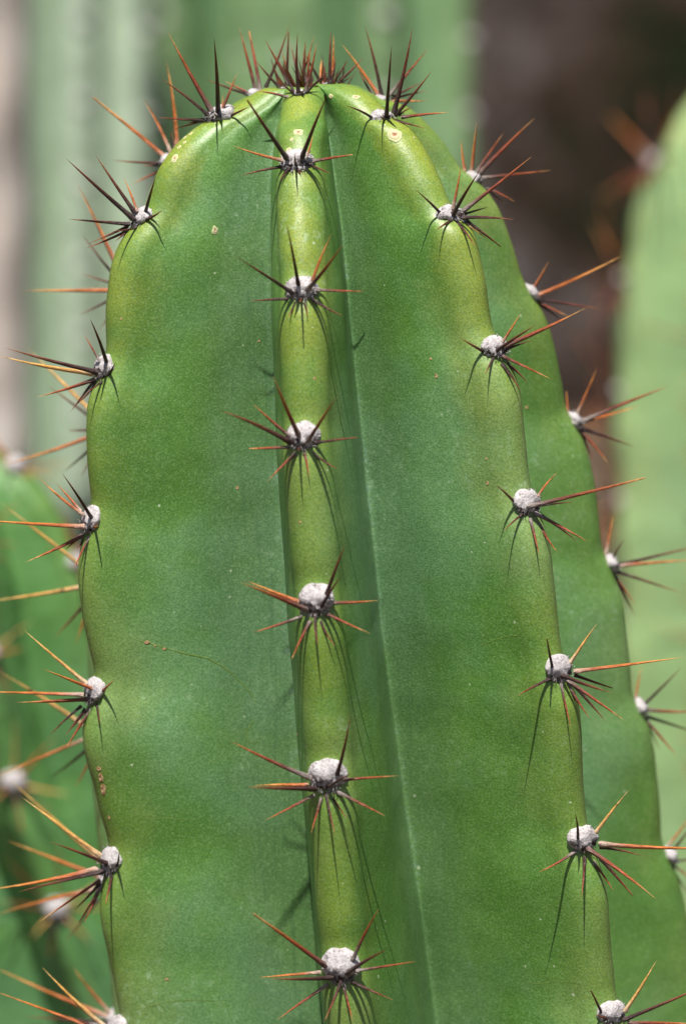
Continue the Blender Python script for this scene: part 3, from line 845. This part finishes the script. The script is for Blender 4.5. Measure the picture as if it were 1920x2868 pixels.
def cone_into(verts, faces, p0, p1, r):
    d = (p1 - p0).normalized()
    a = d.orthogonal().normalized()
    b2 = d.cross(a)
    i0 = len(verts)
    for k, (t, rr) in enumerate(((0, 1.0), (0.4, 0.8), (0.75, 0.45), (1.0, 0.03))):
        for j in range(6):
            an = j * math.pi / 3
            verts.append(p0.lerp(p1, t) + (a * math.cos(an) + b2 * math.sin(an)) * r * rr)
        if k:
            for j in range(6):
                x, y = i0 + (k - 1) * 6 + j, i0 + (k - 1) * 6 + (j + 1) % 6
                faces.append([x, y, y + 6, x + 6])
vv, ff = [], []
for i in range(48):
    a = rnd.uniform(0, 6.283)
    rr = rnd.uniform(5, 85) * PX
    p0 = apx + Vector((math.cos(a) * rr + 8 * PX, math.sin(a) * rr * .8, 4 * PX))
    tilt = rnd.uniform(0.0, 0.75)
    d = Vector((math.cos(a) * tilt + rnd.uniform(-.4, .4), math.sin(a) * tilt + rnd.uniform(-.4, .4), 1.0)).normalized()
    cone_into(vv, ff, p0, p0 + d * rnd.uniform(50, 125) * PX, rnd.uniform(3, 4.8) * PX)
me = mesh('young_spines', [v - apx for v in vv], ff)
t = NT('young_spine_red')
oc = t.coord('Object')
me.materials.append(t.done(t.mix(t.map(t.noise(oc, 260, 2), .35, .65), lin(58, 32, 25), lin(112, 60, 40)), 0.45, None, 0.45))
ys = bpy.data.objects.new('young_spines', me)
col.objects.link(ys)
ys.parent = tuft
tag(ys, kind='stuff')
# areoles of the rib that faces away: felt with short spines, one lump each
for zf in zsF:
    i = int(np.argmin(abs(RIB['F']['z'] - zf)))
    ph = rad(PHI['F'])
    out = Vector((math.sin(ph), -math.cos(ph), 0))
    p = Vector((Xa(zf), 0, zf)) + out * RIB['F']['r'][i]
    ax = Vector((math.cos(ph), math.sin(ph), 0))
    me = make_areole_mesh('areole', ax, Vector((0, 0, 1)), out, 50 * PX, 45 * PX, 36 * PX, rnd, False)
    ar = link('areole', me, cactus)
    ar.location = p - CL
print('spines on the main stem', n_spines)

# ------------------------------------------------------------------ scars and scratches
def scar(u, v, rpx, mat, name='scar', aspect=1.0, rot=0.0):
    loc, nrm, _, _ = hit(u, v)
    if loc is None:
        return
    r = rpx * PX * (loc.y - CAM.y) / DIST
    a = nrm.cross(Vector((0, 0, 1))).normalized()
    b2 = a.cross(nrm).normalized()
    a, b2 = a * math.cos(rot) + b2 * math.sin(rot), b2 * math.cos(rot) - a * math.sin(rot)
    verts, faces, rim = [nrm * 0.03 * r], [], [0.0]
    prof = [(0.25, 0.10), (0.45, 0.20), (0.62, 0.16), (0.78, 0.05), (0.92, 0.07), (1.0, -0.10)]
    N = 18
    off = Vector((u * 0.37, v * 0.21, 0))
    for i, (q, h) in enumerate(prof):
        for j in range(N):
            an = 2 * math.pi * j / N
            k = 1 + 0.45 * noise.noise(Vector((math.cos(an) * 1.3, math.sin(an) * 1.3, q)) + off)
            x, y = math.cos(an) * q * r * k, math.sin(an) * q * r * k * aspect
            # follow the curved skin
            w = loc + a * x + b2 * y
            near = bvh.find_nearest(w)
            verts.append(near[0] - loc + near[1] * (h * r * 0.7 + 0.00005))
            rim.append(q)
        for j in range(N):
            if i == 0:
                faces.append([0, 1 + j, 1 + (j + 1) % N])
            else:
                s0 = 1 + (i - 1) * N
                faces.append([s0 + j, s0 + N + j, s0 + N + (j + 1) % N, s0 + (j + 1) % N])
    me = mesh(name, verts, faces)
    at_ = me.attributes.new('rim', 'FLOAT', 'POINT')
    at_.data.foreach_set('value', np.array(rim, dtype=np.float32))
    me.materials.append(mat)
    return child(name, me, cactus, loc)

for cr, x, y, r, asp in [(2, 897, 1160, 15, 1), (2, 835, 1222, 6, 1), (2, 810, 1312, 8, 1), (3, 405, 985, 22, 1), (1, 1220, 1390, 12, 1.2), (1, 1310, 1205, 7, 1), (1, 1305, 1250, 6, 1), (1, 1260, 1290, 7, 1), (1, 1362, 1172, 7, 1), (2, 1400, 850, 11, .8), (2, 1180, 845, 8, 1), (4, 1415, 765, 9, 1.5), (3, 545, 1005, 4, .7)]:
    ox, oy, f = CROP[cr]
    scar(ox + x / f, oy + y / f, r, M_SCAR, 'scar', asp)
for cr, x, y, r, asp in [(13, 1290, 312, 9, .6), (13, 1442, 370, 6, .7), (13, 1360, 342, 4, .6), (13, 868, 1425, 7, 1.1), (13, 885, 1505, 8, 1.9), (16, 676, 30, 9, 2.0), (16, 716, 215, 4, 1.6), (11, 752, 195, 4, 1), (11, 648, 1025, 4, 1.2), (8, 1037, 500, 4, 1), (8, 550, 172, 3.5, 1), (8, 360, 1462, 4.5, 1), (7, 1062, 133, 3.5, 1), (6, 275, 1318, 4, 1), (6, 316, 1445, 4, 1.6), (12, 108, 92, 4, 1), (12, 116, 270, 4.5, 1.6), (14, 635, 335, 3.5, 1.8), (9, 390, 912, 4.5, 1), (16, 1095, 1277, 6, .5)]:
    ox, oy, f = CROP[cr]
    scar(ox + x / f, oy + y / f, r, M_SCAB, 'scab', asp)

def scratch(pts, w, mat=M_SCRATCH):
    """a thin healed weal that follows the skin"""
    P = []
    for (u0, v0), (u1, v1) in zip(pts[:-1], pts[1:]):
        n = max(2, int(math.hypot(u1 - u0, v1 - v0) / 7))
        for i in range(n):
            P.append((u0 + (u1 - u0) * i / n, v0 + (v1 - v0) * i / n))
    H = [hit(u, v)[:2] for u, v in P]
    H = [h for h in H if h[0] is not None]
    if len(H) < 3:
        return
    o0 = H[0][0]
    verts, faces = [], []
    for i, (l, n) in enumerate(H):
        d = (H[min(i + 1, len(H) - 1)][0] - H[max(i - 1, 0)][0]).normalized()
        s = d.cross(n).normalized()
        k = w * PX * (0.25 + 0.75 * math.sin(math.pi * (i + .5) / len(H)) ** .6) * (0.8 + 0.4 * noise.noise(l * 900))
        for a, h in ((-1, -0.2), (-.5, .15), (0, .22), (.5, .15), (1, -0.2)):
            verts.append(l - o0 + s * a * k + n * h * k)
        if i:
            for j in range(4):
                b2 = (i - 1) * 5 + j
                faces.append([b2, b2 + 1, b2 + 6, b2 + 5])
    me = mesh('scratch', verts, faces)
    me.materials.append(mat)
    child('scratch', me, cactus, o0)
z = lambda L: [(x / 1.6333, 1440 + y / 1.6333) for x, y in L]
scratch(z([(600, 570), (670, 588), (760, 615), (850, 640), (950, 660), (1030, 705), (1110, 780), (1150, 825), (1165, 870)]), 3.4)
scratch([(630 + x / 3.136, 1950 + y / 3.136) for x, y in [(150, 300), (200, 290), (260, 205), (230, 250), (190, 310), (180, 390), (240, 415), (300, 405), (305, 350)]], 2.6)
y_ = lambda L: [(x / 2.3473, 2200 + y / 2.3473) for x, y in L]
scratch(y_([(880, 1480), (1000, 1450), (1100, 1425), (1250, 1412), (1400, 1420), (1520, 1410)]), 2.2)
scratch([(1420 + x / 3.136, 2168 + y / 3.136) for x, y in [(150, 1840), (300, 1845), (450, 1825), (600, 1840), (690, 1870)]], 2.0)
scratch([(1320 + x / 2.6133, 1250 + y / 2.6133) for x, y in [(60, 1460), (150, 1425), (250, 1395), (350, 1385), (450, 1390)]], 2.0)
scratch(y_([(870, 205), (980, 225), (1100, 215), (1180, 225), (1260, 235)]), 2.0)

# ------------------------------------------------------------------ cacti behind
def other_cactus(label, base_path, R, nrib, rot, z_top, z_ar, mat, spines=True, seed=1, w=0.0075, tall=False, pitch=0.04, ribs_with_spines=None, ratio=0.4, fixed={}, n_sp=8, sp_len=1.0):
    """base_path: list of world points down the axis, top first"""
    rn = random.Random(seed)
    pz = np.array([p.z for p in base_path][::-1])
    axx = (pz, np.array([p.x for p in base_path][::-1]))
    axy = (pz, np.array([p.y for p in base_path][::-1]))
    dome = R * 1.9
    zz = np.concatenate([z_top - dome * (1 - np.cos(np.linspace(0, math.pi / 2, 90))), np.linspace(z_top - dome, GROUND_Z - 0.05, 260)[1:]])
    f = np.clip((z_top - zz) / dome, 0, 1)
    prof = R * np.power(1 - np.power(1 - f, 2.3), 0.5) * (1 + 0.10 * np.clip((z_top - dome - zz) / 0.5, 0, 1))
    rb, allz = [], []
    for k in range(nrib):
        ph = rot + 2 * math.pi * k / nrib + rn.uniform(-.06, .06)
        zs = []
        zc = z_top - 0.02 - rn.uniform(0, pitch)
        while zc > z_ar:
            zs.append(zc)
            zc -= pitch * rn.uniform(0.9, 1.15)
        zs = fixed.get(k, zs)
        r = prof + (scallop(zz, zs, R * 0.05) if zs else 0)
        r = np.maximum(r, 0)
        r[0] = 0
        rb.append(dict(q=np.maximum.accumulate(r - zz), r=r, z=zz, phi=np.full(len(r), ph)))
        allz.append(zs)
    order = sorted(range(nrib), key=lambda k: rb[k]['phi'][0])
    q0 = -z_top
    rws = np.concatenate([q0 + np.linspace(0.001, dome + R, 90), np.linspace(q0 + dome + R + .006, rb[0]['q'][-1] - 0.002, 110)])
    me = build_stem_mesh('stem', axx, axy, [rb[k] for k in order], z_top, rws, w, [ratio] * nrib, 5, 6, 4, 0.0, 0.0)
    me.materials.append(mat)
    base = Vector((float(np.interp(GROUND_Z, *axx)), float(np.interp(GROUND_Z, *axy)), GROUND_Z))
    root = bpy.data.objects.new('columnar_cactus', None)
    col.objects.link(root)
    root.location = base
    tag(root, label, 'cactus', 'columnar cacti')
    s = link('stem', me, root)
    s.location = -base
    for k in range(nrib):
        b = rb[k]
        ph = float(b['phi'][0])
        out0 = Vector((math.sin(ph), -math.cos(ph), 0))
        if ribs_with_spines is not None and out0.y > ribs_with_spines:
            continue
        for zc in allz[k]:
            i = int(np.argmin(abs(b['z'] - zc)))
            j0, j1 = max(0, i - 4), min(len(b['r']) - 1, i + 4)
            tr, tz = b['r'][j0] - b['r'][j1], b['z'][j0] - b['z'][j1]
            up = (out0 * tr + Vector((0, 0, tz))).normalized()
            ax = Vector((math.cos(ph), math.sin(ph), 0))
            out = ax.cross(up).normalized()
            if out.dot(out0 + Vector((0, 0, .6))) < 0:
                out = -out
            p = Vector((float(np.interp(zc, *axx)), float(np.interp(zc, *axy)), zc)) + out0 * b['r'][i]
            ra = 0.0052
            ame = make_areole_mesh('areole', ax, up, out, ra, ra * .95, ra * .75, rn, False)
            ar = link('areole', ame, root)
            ar.location = p - base
            if not spines:
                continue
            for n in range(n_sp):
                a = 2 * math.pi * (n + rn.uniform(-.3, .3)) / n_sp
                el = rn.uniform(0.15, 0.6)
                d = (ax * math.sin(a) * math.cos(el) + up * math.cos(a) * math.cos(el) + out * math.sin(el)).normalized()
                L = rn.uniform(0.010, 0.019) if math.cos(a) < 0.2 else rn.uniform(0.016, 0.026)
                sp = add_spine(None, d * ra * .45, d * (L * sp_len + ra * .5), rn.uniform(.0004, .0006) * sp_len, rn.choice('dmdmo' if sp_len > 1.5 else 'doomy'), rn)
                sp.parent = ar
    return root

# right neighbour: its left shoulder comes into the frame
yR = 0.75
other_cactus('blurred bright green cactus rising at the right edge, its rounded shoulder in the frame',
             [at(2240, 100, yR), at(2255, 900, yR), at(2265, 2000, yR), at(2280, 5000, yR)],
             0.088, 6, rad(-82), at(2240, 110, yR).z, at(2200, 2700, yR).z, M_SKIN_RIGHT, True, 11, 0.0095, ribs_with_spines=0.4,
             fixed={0: [at(1750, v, yR).z for v in (455, 785, 1095, 1400, 1720, 2060)]}, n_sp=14, sp_len=1.75)
# left neighbour: lower, close behind, top below mid height
yL = 0.30
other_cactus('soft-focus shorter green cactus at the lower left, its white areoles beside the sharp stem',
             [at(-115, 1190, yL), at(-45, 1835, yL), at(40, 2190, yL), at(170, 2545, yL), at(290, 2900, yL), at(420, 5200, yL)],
             0.049, 6, rad(6), at(-115, 1235, yL).z, at(250, 3000, yL).z, M_SKIN_NEAR_SHADE, True, 5, 0.0062, ribs_with_spines=0.5,
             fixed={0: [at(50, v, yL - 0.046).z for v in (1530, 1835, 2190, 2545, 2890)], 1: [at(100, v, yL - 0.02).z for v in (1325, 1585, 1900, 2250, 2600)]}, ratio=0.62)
# far stems
yF = 1.75
def far(u0, u1, y, R, rot, label, seed, mat=M_SKIN_FAR, sp=False, n=7):
    other_cactus(label, [at(u0, -900, y), at(u1, 2900, y), at(u1, 4200, y)], R, n, rot, at(u0, -700, y).z, at(u1, 1700, y).z, mat, sp, seed, 0.012, pitch=0.05, ribs_with_spines=0.2, ratio=0.36)
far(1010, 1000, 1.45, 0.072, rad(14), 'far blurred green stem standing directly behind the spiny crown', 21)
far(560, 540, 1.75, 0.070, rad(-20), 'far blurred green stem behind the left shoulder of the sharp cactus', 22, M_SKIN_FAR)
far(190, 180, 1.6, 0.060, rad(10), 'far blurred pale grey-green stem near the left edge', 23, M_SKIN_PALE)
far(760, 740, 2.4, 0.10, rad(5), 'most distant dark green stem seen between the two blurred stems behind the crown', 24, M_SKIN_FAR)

# pale weathered trunk at the far left edge
def trunk():
    y = 1.3
    p_top, p_bot = at(-95, -900, y), at(-75, 4200, y)
    verts, faces = [], []
    N, Rw = 28, 90
    for i in range(Rw):
        f = i / (Rw - 1)
        zc = p_top.z + (GROUND_Z - 0.03 - p_top.z) * f
        x = p_top.x + (p_bot.x - p_top.x) * f
        for j in range(N):
            a = 2 * math.pi * j / N
            r = 0.037 * (1 + 0.10 * noise.noise(Vector((math.cos(a) * 2, math.sin(a) * 2, zc * 22))) + 0.05 * math.cos(7 * a))
            verts.append(Vector((x + r * math.sin(a), y - r * math.cos(a), zc)))
        if i:
            for j in range(N):
                a, b2 = (i - 1) * N + j, (i - 1) * N + (j + 1) % N
                faces.append([a, a + N, b2 + N, b2])
    faces.append(list(range(N)))
    base = Vector((p_bot.x, y, GROUND_Z))
    me = mesh('trunk', [v - base for v in verts], faces)
    me.materials.append(M_CORK)
    o = link('weathered_trunk', me)
    o.location = base
    tag(o, 'pale pinkish weathered trunk, a blurred strip at the left edge', 'trunk')
trunk()

# ------------------------------------------------------------------ setting
def grid(name, fx, n, m, mat):
    verts = [fx(i / (n - 1), j / (m - 1)) for i in range(n) for j in range(m)]
    faces = [[i * m + j, (i + 1) * m + j, (i + 1) * m + j + 1, i * m + j + 1] for i in range(n - 1) for j in range(m - 1)]
    o = link(name, mesh(name, verts, faces), None, mat)
    tag(o, kind='structure')
    return o
def gfx(a, b):
    x, y = (a - .5) * 14, -4 + b * 12
    return (x, y, GROUND_Z + 0.012 * noise.noise(Vector((x * 3, y * 3, 0))))
grid('ground', gfx, 120, 110, M_GROUND)
def hfx(a, b):
    x = (a - .5) * 12
    zc = -0.7 + b * 4.2
    y = 3.2 + (zc + .7) * 0.35 + 0.35 * noise.noise(Vector((x * 1.3, zc * 1.3, 3))) + 0.14 * noise.noise(Vector((x * 4, zc * 4, 7)))
    return (x, y, zc)
grid('hillside', hfx, 160, 90, M_HILL)
